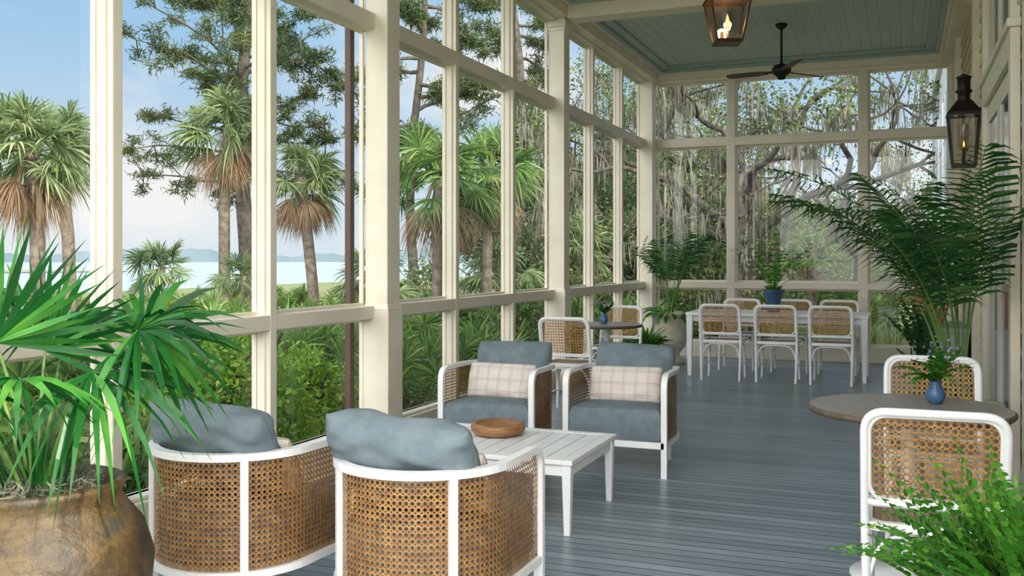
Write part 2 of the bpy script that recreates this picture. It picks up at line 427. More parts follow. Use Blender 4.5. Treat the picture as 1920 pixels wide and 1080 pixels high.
box(mb, (XL-.1, 13.5, 0), (XL+.11, 13.749, CZ-.001))
place('wall_left', mb.mesh('wall_left', [CREAM]), bevel=.006)
mb = MB(); box(mb, (XL-.13, YP[0], 0), (XL+.012, YF, ZB)); box(mb, (XL+.012, YP[0], 0), (XL+.03, YF, .03)); box(mb, (XL-.13, YP[0], ZB), (XL-.02, YF, ZB+.02))
place('baseboard_left', mb.mesh('bbl', [CREAM]), bevel=.005)
def winframe(mb, fn, a0, a1, z0, z1, w=.02, dp=.03):
    for (p, q, r, s) in ((a0, a0+w, z0, z1), (a1-w, a1, z0, z1), (a0+w, a1-w, z0, z0+w), (a0+w, a1-w, z1-w, z1)):
        lo = fn(p, -dp/2, r); hi = fn(q, dp/2, s)
        box(mb, tuple(map(min, lo, hi)), tuple(map(max, lo, hi)), 0)
    v = [fn(a0+w, 0, z0+w), fn(a1-w, 0, z0+w), fn(a1-w, 0, z1-w), fn(a0+w, 0, z1-w)]
    mb.add(v, [(0, 1, 2, 3)], 1)
wi = 1
for bay in range(4):
    ys = [YP[bay]+.09]+[q for y in mull(bay) for q in (y-.032, y+.032)]+[YP[bay+1]-.09]
    for k in range(3):
        mb = MB()
        for z0, z1 in ((ZB, ZS0), (ZS1, ZT0), (ZT1, ZH)):
            winframe(mb, lambda a, d, z: (XL-.10+d, a, z), ys[2*k], ys[2*k+1], z0, z1)
        place(f'window_{wi}', mb.mesh('window', [CREAM, GLASS])); wi += 1
XM = [-2.23, -.47]
mb = MB()
for z0, z1 in ((ZS0, ZS1), (ZT0, ZT1), (ZH, CZ)):
    box(mb, (XL, YF-.0, z0), (XR, YF+.13, z1))
for x in XM: box(mb, (x-.055, YF-.004, ZB), (x+.055, YF+.13, ZH)); box(mb, (x-.07, YF+.03, ZB), (x+.07, YF+.09, ZH))
box(mb, (XR-.07, YF-.004, ZB), (XR, YF+.13, ZH))
place('wall_far', mb.mesh('wall_far', [CREAM]), bevel=.006)
mb = MB(); box(mb, (XL, YF-.012, 0), (XR, YF+.13, ZB)); box(mb, (XL, YF-.03, 0), (XR, YF-.012, .03)); place('baseboard_far', mb.mesh('bbf', [CREAM]), bevel=.005)
xs = [XL+.1, XM[0]-.055, XM[0]+.055, XM[1]-.055, XM[1]+.055, XR-.07]
for k in range(3):
    mb = MB()
    for z0, z1 in ((ZB, ZS0), (ZS1, ZT0), (ZT1, ZH)):
        winframe(mb, lambda a, d, z: (a, YF+.11+d, z), xs[2*k], xs[2*k+1], z0, z1, .025)
    place(f'window_{wi}', mb.mesh('window', [CREAM, GLASS])); wi += 1
ti = 1
for y in YP[1:4]:
    mb = MB(); box(mb, (XL+.15, y-.13, 3.93), (XR-.02, y+.13, CZ)); box(mb, (XL+.15, y-.17, 4.07), (XR-.02, y+.17, CZ)); place('ceiling_beam', mb.mesh('beam', [CREAM]), bevel=.006)
mb = MB(); box(mb, (XL+.02, YC, 3.95), (XL+.15, YF, CZ)); box(mb, (XL+.15, YC, 4.06), (XL+.2, YF, CZ)); place(f'trim_{ti}', mb.mesh('trim', [CREAM]), bevel=.006); ti += 1
mb = MB(); box(mb, (XR-.15, YC, 3.95), (XR, YF, CZ)); box(mb, (XR-.2, YC, 4.06), (XR-.15, YF, CZ)); place(f'trim_{ti}', mb.mesh('trim', [CREAM]), bevel=.006); ti += 1
mb = MB(); box(mb, (XL+.15, YF-.12, 3.97), (XR-.15, YF, CZ)); place(f'trim_{ti}', mb.mesh('trim', [CREAM]), bevel=.006); ti += 1
for a, c in list(zip(YP[:-1], YP[1:]))[1:]:
    y0, y1 = a+.17, c-.17
    if c > 13: y1 = YF-.12
    mb = MB(); x0, x1 = XL+.2, XR-.2; w = .16
    for (p, q, r, s) in ((x0, x0+w, y0, y1), (x1-w, x1, y0, y1), (x0+w, x1-w, y0, y0+w), (x0+w, x1-w, y1-w, y1)):
        box(mb, (p, r, 4.10), (q, s, CZ))
    w = .05
    for (p, q, r, s) in ((x0, x0+w, y0, y1), (x1-w, x1, y0, y1), (x0+w, x1-w, y0, y0+w), (x0+w, x1-w, y1-w, y1)):
        box(mb, (p, r, 4.06), (q, s, 4.10))
    place(f'trim_{ti}', mb.mesh('trim', [CEILT]), bevel=.008); ti += 1

mb = MB(); box(mb, (XR, YC, 0), (XR+.1, YF+.15, CZ))
z = .2
while z < 3.95:
    v = [(XR-.004, YC, z+.13), (XR-.022, YC, z), (XR, YC, z), (XR-.004, YF, z+.13), (XR-.022, YF, z), (XR, YF, z)]
    mb.add(v, [(0, 3, 4, 1), (1, 4, 5, 2), (0, 1, 2), (3, 5, 4)], 0); z += .13
place('wall_right', mb.mesh('wall_right', [SIDING]))
mb = MB(); box(mb, (XR-.035, YC, 0), (XR, YF, .2)); place('baseboard_right', mb.mesh('bbr', [CREAM]), bevel=.004)
def doorway(n, y0, y1):
    XW = XR-.0225
    mb = MB(); X0 = XW-.022
    box(mb, (X0-.03, y0, 0), (XW, y0+.13, 3.75)); box(mb, (X0-.03, y1-.13, 0), (XW, y1, 3.75))
    box(mb, (X0-.03, y0+.13, 2.56), (XW, y1-.13, 2.72)); box(mb, (X0-.05, y0-.03, 2.72), (XW, y1+.03, 2.77)); box(mb, (X0-.03, y0, 3.6), (XW, y1, 3.75)); box(mb, (X0-.07, y0-.05, 3.75), (XW, y1+.05, 3.83))
    ym = (y0+y1)/2
    for a, c in ((y0+.13, ym-.005), (ym+.005, y1-.13)):
        box(mb, (X0, a, .02), (XW, a+.11, 2.55)); box(mb, (X0, c-.11, .02), (XW, c, 2.55))
        box(mb, (X0, a+.11, .02), (XW, c-.11, .35)); box(mb, (X0, a+.11, 2.42), (XW, c-.11, 2.55))
        box(mb, (X0+.012, a+.11, .35), (XW-.001, c-.11, 2.42), 1)
        box(mb, (X0+.012, a+.03, 2.77), (XW-.001, c-.03, 3.58), 1); box(mb, (X0, a, 2.77), (XW, a+.06, 3.6)); box(mb, (X0, c-.06, 2.77), (XW, c, 3.6))
    place(f'door_{n}', mb.mesh('door', [CREAM, DGLASS]), bevel=.004)
doorway(1, 6.15, 8.3); doorway(2, 3.2, 5.6)
mb = MB(); box(mb, (XR-.07, 12.2, 0), (XR, 12.5, 3.95)); box(mb, (XR-.07, 9.3, 0), (XR, 9.55, 3.95)); box(mb, (XR-.1, 9.25, 3.7), (XR, 9.6, 3.95)); place(f'trim_{ti}', mb.mesh('pil', [CREAM]), bevel=.006)

mb = MB(); box(mb, (.75, YF+.2, -.5), (3.6, 27, 5.2))
for k in range(5):
    y = 15+k*2.3; box(mb, (.70, y, .9), (.75, y+1.4, 4.3), 0); box(mb, (.69, y+.12, 1.0), (.72, y+1.28, 4.2), 1)
    for zz in (1.8, 2.6, 3.4): box(mb, (.68, y+.12, zz), (.70, y+1.28, zz+.04), 0)
    box(mb, (.68, y+.68, 1), (.70, y+.72, 4.2), 0)
box(mb, (.66, YF+.75, 5.2), (3.9, 27.3, 5.4), 0)
HWM = simple('white_wing_paint', 'f0f2f2', 'e4e8ea', .6); BGLS = simple('pale_window_glass', '9fb0bb', 'b8c6ce', .15)
place('house_wing', mb.mesh('wing', [HWM, BGLS]))

mb = MB(); box(mb, (-.025, -.03, -.35), (.025, .03, 4.15))
place('downspout', mb.mesh('downspout', [DARKB]), (-3.78, 6.14, 0), bevel=.006)

# ------------------------------------------------------------ lounge chairs
def lounge(seed, roll=0, slide=0, tilt=16, pz=.605, py=-.16, rz=0, pw=.57, ph=.42):
    R_, Lf, Zr, Zb = .33, .34, .65, .205
    mb = MB()
    arc = [(R_*math.cos(a), R_*math.sin(a)) for a in np.linspace(0, -math.pi, 25)]
    top = fillet([(R_, Lf, 0), (R_, Lf, Zr), (R_, 0.02, Zr)], .09, 7)
    left = [(-x, y, z) for x, y, z in top][::-1]
    path = top[:-1]+[(x, y, Zr) for x, y in arc]+left[1:]
    sweep(mb, path, rect(.038, .028), (1, 0, 0), 0, False)
    U = [(R_, Lf)]+[(R_, y) for y in np.linspace(Lf-.09, 0.03, 5)]+arc+[(-R_, y) for y in np.linspace(.03, Lf-.09, 5)]+[(-R_, Lf)]
    sweep(mb, [(x, y, Zb) for x, y in U], rect(.034, .028), (1, 0, 0), 0, False)
    box(mb, (-R_, Lf-.014, Zb-.02), (R_, Lf+.014, Zb+.02))
    for sg in (-1, 1):
        a = math.radians(-90+sg*43); n = (math.cos(a), math.sin(a), 0); p = (R_*n[0], R_*n[1])
        sweep(mb, [(p[0], p[1], 0), (p[0], p[1], Zb), (p[0], p[1], Zr)], rect(.034, .03), n, 0, False, rs=[.75, 1, 1])
    U2 = []
    for k in range(8):
        t = k/7*.09; U2.append((R_, Lf-t))
    U2 += [(R_, y) for y in (.2, .1)]+arc+[(-R_, y) for y in (.1, .2)]+[(-R_, Lf-.09*(7-k)/7) for k in range(8)]
    A = []; B = []; uA = []; uB = []; s = 0; pr = None
    for x, y in U2:
        if pr: s += math.hypot(x-pr[0], y-pr[1])
        pr = (x, y); zt = Zr
        if y > Lf-.09: zt = Zr-.09+math.sqrt(max(0, .09**2-(y-(Lf-.09))**2))
        q = .995
        A.append((x*q, y, Zb)); B.append((x*q, y, zt)); uA.append((s, Zb)); uB.append((s, zt))
    sheet(mb, A, B, 1, uA, uB)
    inner = [((R_-.02)*x/R_, (y if y > 0 else y*(R_-.02)/R_)) for x, y in U]
    loft(mb, [[(x, y, Zb-.01) for x, y in inner], [(x, y, Zb+.012) for x, y in inner]], 0, False)
    rings = []
    for z, ins in ((.218, .05), (.228, .035), (.26, .026), (.33, .022), (.39, .026), (.42, .04), (.435, .075), (.445, .14)):
        k = (R_-ins)/R_; rr = []
        for x, y in U:
            yy = y*k if y < 0 else y*(Lf-ins+.028)/Lf
            rr.append((x*k, yy, z+(.006*math.sin(9*x+seed)*math.sin(8*y) if z > .4 else 0)))
        rings.append(rr)
    loft(mb, rings, 2, True)
    M = Matrix.Translation((slide, py, pz)) @ Matrix.Rotation(math.radians(rz), 4, 'Z') @ Matrix.Rotation(math.radians(tilt), 4, 'X') @ Matrix.Rotation(math.radians(roll), 4, 'Y')
    pillow(mb, pw, ph, .19, M, 2, 28, seed, .007)
    M = Matrix.Translation((slide*.5+.0, .06, .55)) @ Matrix.Rotation(math.radians(18), 4, 'X') @ Matrix.Rotation(math.radians(-roll*.5), 4, 'Y')
    pillow(mb, .50, .25, .12, M, 3, 20, seed+5, .004)
    return mb.mesh('lounge_chair', [WHITE, CANE, GREYF, PLAID])
place('lounge_chair', lounge(1, roll=4, tilt=32, pz=.675, py=-.15, slide=-.015, pw=.59, ph=.34), (-1.67, 3.26, 0), 0, bevel=.003)
place('lounge_chair', lounge(2, roll=4, tilt=28, pz=.67, py=-.14, ph=.34, pw=.57), (-2.52, 3.24, 0), math.radians(-2), bevel=.003)
place('lounge_chair', lounge(3, roll=1), (-2.58, 6.24, 0), math.pi, bevel=.003)
place('lounge_chair', lounge(4, roll=-2), (-1.73, 6.38, 0), math.pi, bevel=.003)

# ------------------------------------------------------------ coffee table
mb = MB(); X0, X1, Y0, Y1, T = -.635, .635, -.41, .41, .385
fw = .06
box(mb, (X0, Y0, T-.025), (X0+fw, Y1, T)); box(mb, (X1-fw, Y0, T-.025), (X1, Y1, T))
box(mb, (X0+fw, Y0, T-.025), (X1-fw, Y0+fw, T)); box(mb, (X0+fw, Y1-fw, T-.025), (X1-fw, Y1, T))
n = 12; wtot = (X1-X0-2*fw); sw = wtot/n
for i in range(n):
    box(mb, (X0+fw+i*sw+.005, Y0+fw+.005, T-.022), (X0+fw+(i+1)*sw-.005, Y1-fw-.005, T-.001))
for a, c in (((X0+.02, Y0+.02), (X1-.02, Y0+.04)), ((X0+.02, Y1-.04), (X1-.02, Y1-.02)), ((X0+.02, Y0+.02), (X0+.04, Y1-.02)), ((X1-.04, Y0+.02), (X1-.02, Y1-.02))):
    box(mb, (a[0], a[1], T-.085), (c[0], c[1], T-.025))
for sx in (-1, 1):
    for sy in (-1, 1):
        tbox(mb, (sx*(X1-.035), sy*(Y1-.035), 0), (sx*(X1-.035), sy*(Y1-.035), T-.025), (.032, .032), (.05, .05))
place('coffee_table', mb.mesh('coffee_table', [WHITE]), (-2.165, 4.99, 0), bevel=.003)
mb = MB(); lathe(mb, [(.10, 0), (.14, .008), (.158, .03), (.157, .055), (.145, .07), (.135, .07), (.12, .055), (.06, .042), (.0, .04)], 40)
place('wooden_bowl', mb.mesh('bowl', [WOOD]), (-2.16, 5.12, .386))

# ------------------------------------------------------------ dining chair
def rrect(w, h, r, n=6, cx=0, cy=0):
    P = []
    for (sx, sy, a0) in ((1, 1, 0), (-1, 1, 90), (-1, -1, 180), (1, -1, 270)):
        for k in range(n+1):
            a = math.radians(a0+90*k/n); P.append((cx+sx*(w/2-r)+r*math.cos(a), cy+sy*(h/2-r)+r*math.sin(a)))
    return P
mb = MB()
W2 = .225; r = .0155
def ybk(z): return -.20-.10*max(0, (z-.45))/.42
pth = [(-W2+.01, -.235, 0), (-W2, -.20, .45), (-W2, ybk(.87), .87), (W2, ybk(.87), .87), (W2, -.20, .45), (W2-.01, -.235, 0)]
pf = fillet(pth, .075, 7)
tube(mb, pf, r, 10, 0)
tube(mb, fillet([(-W2, ybk(.6), .60), (-W2, ybk(.535), .535), (W2, ybk(.535), .535), (W2, ybk(.6), .60)], .06, 6), .0135, 8, 0)
pr = rrect(2*W2-.018, .325, .065, 6, 0, .7025)
mb.add([(x, ybk(z), z) for x, z in pr], [tuple(range(len(pr)))], 1, False, pr)
pr2 = rrect(2*W2-.03, .31, .06, 6, 0, .7025); tube(mb, [(x, ybk(z), z) for x, z in pr2], .009, 6, 0, closed=True)
so = rrect(.46, .44, .06, 6); si = rrect(.40, .38, .05, 6)
loft(mb, [[(x, y, .435) for x, y in so], [(x, y, .465) for x, y in so], [(x, y, .465) for x, y in si], [(x, y, .455) for x, y in si]], 0, False, cap=False)
mb.add([(x, y, .459) for x, y in si], [tuple(range(len(si)))], 1, False, si)
mb.add([(x, y, .436) for x, y in so], [tuple(range(len(so)))[::-1]], 0)
for sx in (-1, 1):
    tube(mb, [(sx*.20, .185, .44), (sx*.208, .205, .2), (sx*.212, .215, 0)], .0145, 8, 0)
    tube(mb, fillet([(sx*.208, .2, .22), (sx*.205, .16, .40), (sx*.205, -.16, .40), (sx*.218, -.215, .22)], .12, 6), .008, 6, 0)
    tube(mb, [(sx*.21, .21, .17), (sx*.22, -.22, .17)], .009, 6, 0)
tube(mb, fillet([(-.208, .205, .24), (-.17, .2, .42), (.17, .2, .42), (.208, .205, .24)], .12, 6), .008, 6, 0)
tube(mb, fillet([(-.218, -.21, .24), (-.17, -.205, .42), (.17, -.205, .42), (.218, -.21, .24)], .12, 6), .008, 6, 0)
DC = mb.mesh('dining_chair', [WHITE, CANE2])
def dchair(x, y, deg): place('dining_chair', DC, (x, y, 0), math.radians(deg))
dchair(.10, 3.87, 1); dchair(.15, 5.28, 180)
dchair(-2.78, 8.35, 2); dchair(-2.86, 10.02, 180)
for x in (-1.93, -1.31, -.72): dchair(x, 11.38, 0)
for x in (-1.92, -1.28, -.72): dchair(x, 12.42, 180)

mb = MB(); box(mb, (-1.03, -.42, .725), (1.03, .42, .76)); box(mb, (-.96, -.36, .65), (.96, -.34, .725)); box(mb, (-.96, .34, .65), (.96, .36, .725)); box(mb, (-.97, -.36, .65), (-.95, .36, .725)); box(mb, (.95, -.36, .65), (.97, .36, .725))
for sx in (-1, 1):
    for sy in (-1, 1): tbox(mb, (sx*.985, sy*.375, 0), (sx*.985, sy*.375, .725), (.045, .045), (.075, .075))
place('dining_table', mb.mesh('dining_table', [WHITE]), (-1.37, 11.88, 0), bevel=.004)

def rtable(r):
    mb = MB()
    lathe(mb, [(.0, .72), (r-.03, .72), (r-.008, .725), (r, .735), (r, .745), (r-.01, .752)], 64, 1)
    lathe(mb, [(r-.01, .752), (r-.02, .754), (0.001, .754)], 64, 0, cap=False)
    lathe(mb, [(.035, .03), (.035, .70), (.16, .705), (.16, .72)], 24, 2)
    lathe(mb, [(.0, 0), (r*.58, 0), (r*.58, .012), (.08, .03), (.035, .05)], 40, 2)
    return mb.mesh('round_table', [TTOP, TEDGE, WHITE])
place('round_bistro_table', rtable(.425), (.03, 4.56, 0))
place('round_bistro_table', rtable(.36), (-2.72, 9.22, 0))

RL = (.35, 1, .95, .3)
def vase(name, loc, mat, h, r, fh, leafm, nst=14, ls=.016, seed=0, extra=None):
    rg = np.random.default_rng(seed); mb = MB()
    lathe(mb, [(0, 0), (r*.6, 0), (r*.95, h*.25), (r, h*.45), (r*.7, h*.75), (r*.55, h*.88), (r*.7, h), (r*.6, h), (r*.45, h*.88), (0, h*.8)], 24, 0)
    for i in range(nst):
        az = rg.uniform(0, 6.28); e = rg.uniform(.5, 1.4); L = fh*rg.uniform(.5, 1)
        frond(mb, (0, 0, h*.9), az, L, e, rg.uniform(.3, 1.2), ls*1.6, 7, 1, 2, ls, rg, .0015, .2, .25, wp=RL)
    if extra:
        C = rg.normal(size=(40, 3))*[fh*.25, fh*.25, fh*.12]+[0, 0, h+fh*.6]; leaves(mb, C, .01, .8, 3, rg)
    place(name, mb.mesh(name, [mat, leafm, PALMSTEM, extra or leafm]), loc)
PURP = simple('purple_petal', '7d6a9a', '9a86b4', .7)
vase('flower_vase', (.14, 4.68, .755), BLUEC, .10, .042, .22, FERN, 24, .02, 3, PURP)
vase('flower_vase', (-2.74, 9.2, .755), BLUEC, .10, .045, .18, ARECA, 16, .02, 4, PURP)
rg = np.random.default_rng(5); mb = MB()
lathe(mb, [(0, 0), (.07, 0), (.085, .03), (.07, .06), (.10, .2), (.125, .25), (.135, .27), (.12, .27), (.09, .24), (0, .24)], 28, 0)
for i in range(160):
    az = rg.uniform(0, 6.28); D = [[math.cos(az)*.6, math.sin(az)*.6, 1]]; blades(mb, [(math.cos(az)*.05, math.sin(az)*.05, .24)], unit(np.array(D)), [[-math.sin(az), math.cos(az), 0]], rg.uniform(.1, .2), .012, .5, 1)
for i in range(14): frond(mb, (0, 0, .24), rg.uniform(0, 6.28), rg.uniform(.45, .8), rg.uniform(.8, 1.45), rg.uniform(.3, 1.1), .09, 9, 2, 2, .03, rg, .003)
place('potted_table_plant', mb.mesh('ptp', [NAVY, GRASS, FERN]), (-1.42, 11.85, .76))

# ------------------------------------------------------------ foreground palm in terracotta
mb = MB()
lathe(mb, [(.0, 0), (.17, 0), (.2, .02), (.29, .16), (.345, .33), (.35, .45), (.32, .55), (.265, .62), (.245, .655), (.26, .68), (.262, .70), (.245, .705), (.225, .69), (.22, .64), (0, .64)], 56, 0, wob=lambda a, z: .012*np.sin(3*a+z*9)+.006*np.sin(7*a+z*21))
lathe(mb, [(.222, .655), (.15, .675), (.05, .69), (.001, .692)], 40, 1, cap=False, wob=lambda a, z: .02*np.sin(9*a+40*z))
rg = np.random.default_rng(21)
N_ = 900; rr = .2*np.sqrt(rg.uniform(0, 1, N_)); aa = rg.uniform(0, 6.28, N_)
C = np.stack([rr*np.cos(aa), rr*np.sin(aa), .69+rg.uniform(-.005, .03, N_)], 1); leaves(mb, C, .022, .12, 4, rg)
c_, s_ = math.cos(math.radians(22.04)), math.sin(math.radians(22.04))
def W(r, d, z=0): return np.array([r*c_-d*s_, r*s_+d*c_, z])
specs = [
 ((-.10, -.05, 1.14), (.05, -.05, 1), (0, -1, .1), .43, 28, 185, .02),
 ((-.02, .1, 1.10), (.5, 0, 1), (0, -1, .2), .36, 24, 160, .08),
 ((.30, .05, 1.17), (1, -.1, .4), (0, -.5, 1), .34, 26, 230, .55),
 ((.20, -.05, 1.05), (1, -.3, -.2), (.3, -.6, 1), .36, 26, 220, .65),
 ((.28, .15, 1.14), (.7, .4, .7), (.1, -.7, .6), .36, 22, 200, .35),
 ((.06, -.22, 1.05), (.4, -1, .2), (0, .3, 1), .28, 22, 210, .45),
 ((-.25, -.12, 1.06), (-1, -.3, .3), (0, -.6, 1), .36, 26, 210, .4),
 ((.0, .22, 1.16), (.3, .9, .5), (0, -.6, 1), .36, 24, 200, .4),
 ((-.28, .16, 1.15), (-.7, .5, .6), (0, -.7, .7), .38, 24, 200, .4),
 ((-.12, -.26, 1.02), (-.3, -1, .1), (0, .3, 1), .30, 24, 210, .45),
]
for hb, ax, nm, R_, ns, sp_, dr in specs:
    hub = W(*hb); fan(mb, hub, W(*ax), W(*nm), R_, ns, sp_, dr, 2, .82, rg)
    b0 = np.array([hub[0]*.15, hub[1]*.15, .66]); mid = (b0+hub)/2+np.array([0, 0, .08])-.1*np.array([hub[0], hub[1], 0])
    pts = [tuple(b0*(1-t)**2+2*t*(1-t)*mid+hub*t*t) for t in np.linspace(0, 1, 8)]
    tube(mb, pts, .006, 6, 3, rs=list(np.linspace(1.3, .7, 8)))
for i in range(70):
    az = rg.uniform(0, 6.28); q = rg.uniform(0, .14); D = unit(np.array([[math.cos(az)*.35, math.sin(az)*.35, 1]])); blades(mb, [(math.cos(az)*q, math.sin(az)*q, .67)], D, [[-math.sin(az), math.cos(az), 0]], rg.uniform(.12, .32), .012, .25, 2)
place('potted_fan_palm', mb.mesh('pfp', [TERRA, SOIL, PALMG, PALMSTEM, MOSS]), (-2.52, 2.24, 0))

# ------------------------------------------------------------ areca palms
def areca(name, loc, potprof, potm, zb, nf, L, seed, avoid=None, under='grass', er=(1.1, 1.5), br=(.8, 1.6), nl=26, lw=.016, azs=None, xmax=None, xmin=None, lf=.27):
    rg = np.random.default_rng(seed); mb = MB()
    lathe(mb, potprof, 36, 0); rtop = potprof[-4][0]
    lathe(mb, [(rtop*.9, zb), (.001, zb+.01)], 30, 4, cap=False)
    k = 0; tries = 0
    while k < nf and tries < 400:
        tries += 1
        az = rg.uniform(0, 6.28) if azs is None else azs[k]+rg.uniform(-.15, .15)
        if avoid is not None and azs is None and math.cos(az-avoid) > .25: continue
        e = rg.uniform(*er); l = L*rg.uniform(.72, 1.08); q = rg.uniform(0, .08)
        frond(mb, (q*math.cos(az), q*math.sin(az), zb), az, l, e, rg.uniform(*br), L*lf, nl, 1, 2, lw, rg, .008, .5, .42)
        k += 1
    for i in range(260 if under == 'grass' else 0):
        az = rg.uniform(0, 6.28)
        D = unit(np.array([[math.cos(az)*rg.uniform(.3, 1), math.sin(az)*rg.uniform(.3, 1), .9]])); q = rtop*.6
        if avoid is not None and math.cos(az-avoid) > .3: continue
        blades(mb, [(math.cos(az)*q, math.sin(az)*q, zb)], D, [[-math.sin(az), math.cos(az), 0]], rg.uniform(.3, .55), .014, rg.uniform(.5, 1.1), 3)
    if under == 'vine':
        for i in range(50):
            az = rg.uniform(0, 6.28); frond(mb, (math.cos(az)*rtop*.6, math.sin(az)*rtop*.6, zb), az, rg.uniform(.15, .35), rg.uniform(.2, 1), 1.6, .035, 10, 3, 2, .03, rg, .002, wp=RL)
    return place(name, mb.mesh(name, [potm, ARECA, PALMSTEM, GRASS if under == 'grass' else FERN, SOIL], xmax, xmin), loc)
urn = [(0, 0), (.2, 0), (.2, .06), (.13, .09), (.12, .14), (.2, .24), (.225, .38), (.215, .52), (.2, .58), (.235, .62), (.26, .66), (.26, .69), (.2, .69), (.19, .64), (0, .64)]
areca('potted_areca_palm', (-2.86, 12.7, 0), urn, STONE, .65, 10, 1.3, 8, None, 'vine', (1.3, 1.55), (.5, 1.3), 18, .022, xmin=-.42)
tall = [(0, 0), (.17, 0), (.18, .02), (.21, .3), (.22, .5), (.235, .52), (.235, .56), (.21, .56), (.2, .5), (0, .5)]
areca('potted_areca_palm', (.32, 6.2, 0), tall, STONE, .52, 15, 1.78, 14, 0.0, 'grass', (1.42, 1.56), (.9, 1.5), 26, .019,
      azs=[3.1, 2.5, 3.8, 2.0, 4.3, 1.7, 4.6, 4.7, 2.2, 1.6, 4.9, 1.4, 2.8, 4.0, 3.5], xmax=.25, lf=.22)
mb = MB(); rg = np.random.default_rng(31)
lathe(mb, [(0, 0), (.15, 0), (.19, .2), (.2, .4), (.21, .42), (.19, .42), (.17, .38), (0, .38)], 28, 0)
for i in range(26):
    az = rg.uniform(0, 6.28); L = rg.uniform(.4, .8)
    if math.cos(az) > .3: L = .3
    frond(mb, (0, 0, .38), az, L, rg.uniform(1.1, 1.5), rg.uniform(.3, .9), .06, 12, 1, 2, .04, rg, .004, .2, .35, wp=RL)
place('potted_ficus', mb.mesh('ficus', [STONE, ARECA, PALMSTEM], .33), (.22, 7.7, 0))
def fernpot(name, loc, potm, ph, pr, n, L, seed, leafm=FERN, ls=.03, avoid=None, e=(.3, 1.4), nl=26, wf=.6, xmax=None, wp=(.4, 1, .7, .04), xmin=None):
    rg = np.random.default_rng(seed); mb = MB()
    lathe(mb, [(0, 0), (pr*.7, 0), (pr*.95, ph*.5), (pr, ph*.9), (pr*1.05, ph), (pr*.92, ph), (pr*.85, ph*.92), (0, ph*.92)], 32, 0)
    for i in range(n):
        az = rg.uniform(0, 6.28); l = L*rg.uniform(.6, 1.1)
        if avoid is not None and math.cos(az-avoid) > .4: l *= .55
        q = pr*.7*rg.uniform(0, 1)
        frond(mb, (q*math.cos(az), q*math.sin(az), ph*.92), az, l, rg.uniform(*e), rg.uniform(.3, 1.3), ls, nl, 1, 2, ls*wf, rg, .002, .1, .15, .3, wp)
    return place(name, mb.mesh(name, [potm, leafm, PALMSTEM], xmax, xmin), loc)
fernpot('potted_leafy_plant', (.28, 2.32, 0), STONE, .64, .2, 330, .38, 41, FERN, .024, 0.0, (.7, 1.57), 15, .72, .34, RL)
fernpot('potted_fern', (-2.95, 11.75, 0), STONE, .28, .16, 130, .34, 42, FERN, .03, None, (.3, 1.5), 22, .7, None, (.4, 1, .7, .04), -.33)

mb = MB(); box(mb, (-.22, -.6, .08), (.22, .6, .7)); box(mb, (-.25, -.63, .7), (.25, .63, .74))
for k in range(3):
    y0 = -.58+k*.39; box(mb, (-.235, y0, .12), (-.22, y0+.37, .67)); tube(mb, [(-.255, y0+.33, .35), (-.255, y0+.33, .45)], .008, 6, 1)
for sy in (-.56, .56):
    for sx in (-.19, .19): tbox(mb, (sx, sy, 0), (sx, sy, .08), (.03, .03), (.05, .05))
place('console_cabinet', mb.mesh('console', [CONS, BLACK]), (.35, 10.6, 0), bevel=.004)
mb = MB(); h = .26
for i in range(20):
    a = 2*math.pi*i/20; tube(mb, [(rr*math.cos(a), rr*math.sin(a), z) for rr, z in ((.07, .002), (.1, .06), (.11, .14), (.09, .22), (.06, h))], .004, 5, 0)
for rr, z in ((.07, .007), (.085, .03), (.1, .06), (.107, .1), (.11, .14), (.102, .18), (.09, .22), (.06, h)):
    tube(mb, [(rr*math.cos(a), rr*math.sin(a), z) for a in np.linspace(0, 2*math.pi, 24, endpoint=False)], .005, 5, 0, closed=True)
lathe(mb, [(0, 0.002), (.07, 0.002), (.07, .01), (0, .01)], 20, 0); lathe(mb, [(0, .01), (.03, .01), (.03, .13), (0, .13)], 16, 1)
tube(mb, fillet([(-.06, 0, h), (-.05, 0, h+.12), (.05, 0, h+.12), (.06, 0, h)], .05, 5), .004, 5, 0)
BK = mb.mesh('rattan_lantern', [RATTAN, CANDLE])
place('rattan_lantern', BK, (.25, 10.2, .741), scale=1.2); place('rattan_lantern', BK, (.27, 10.6, .741), scale=1.5)

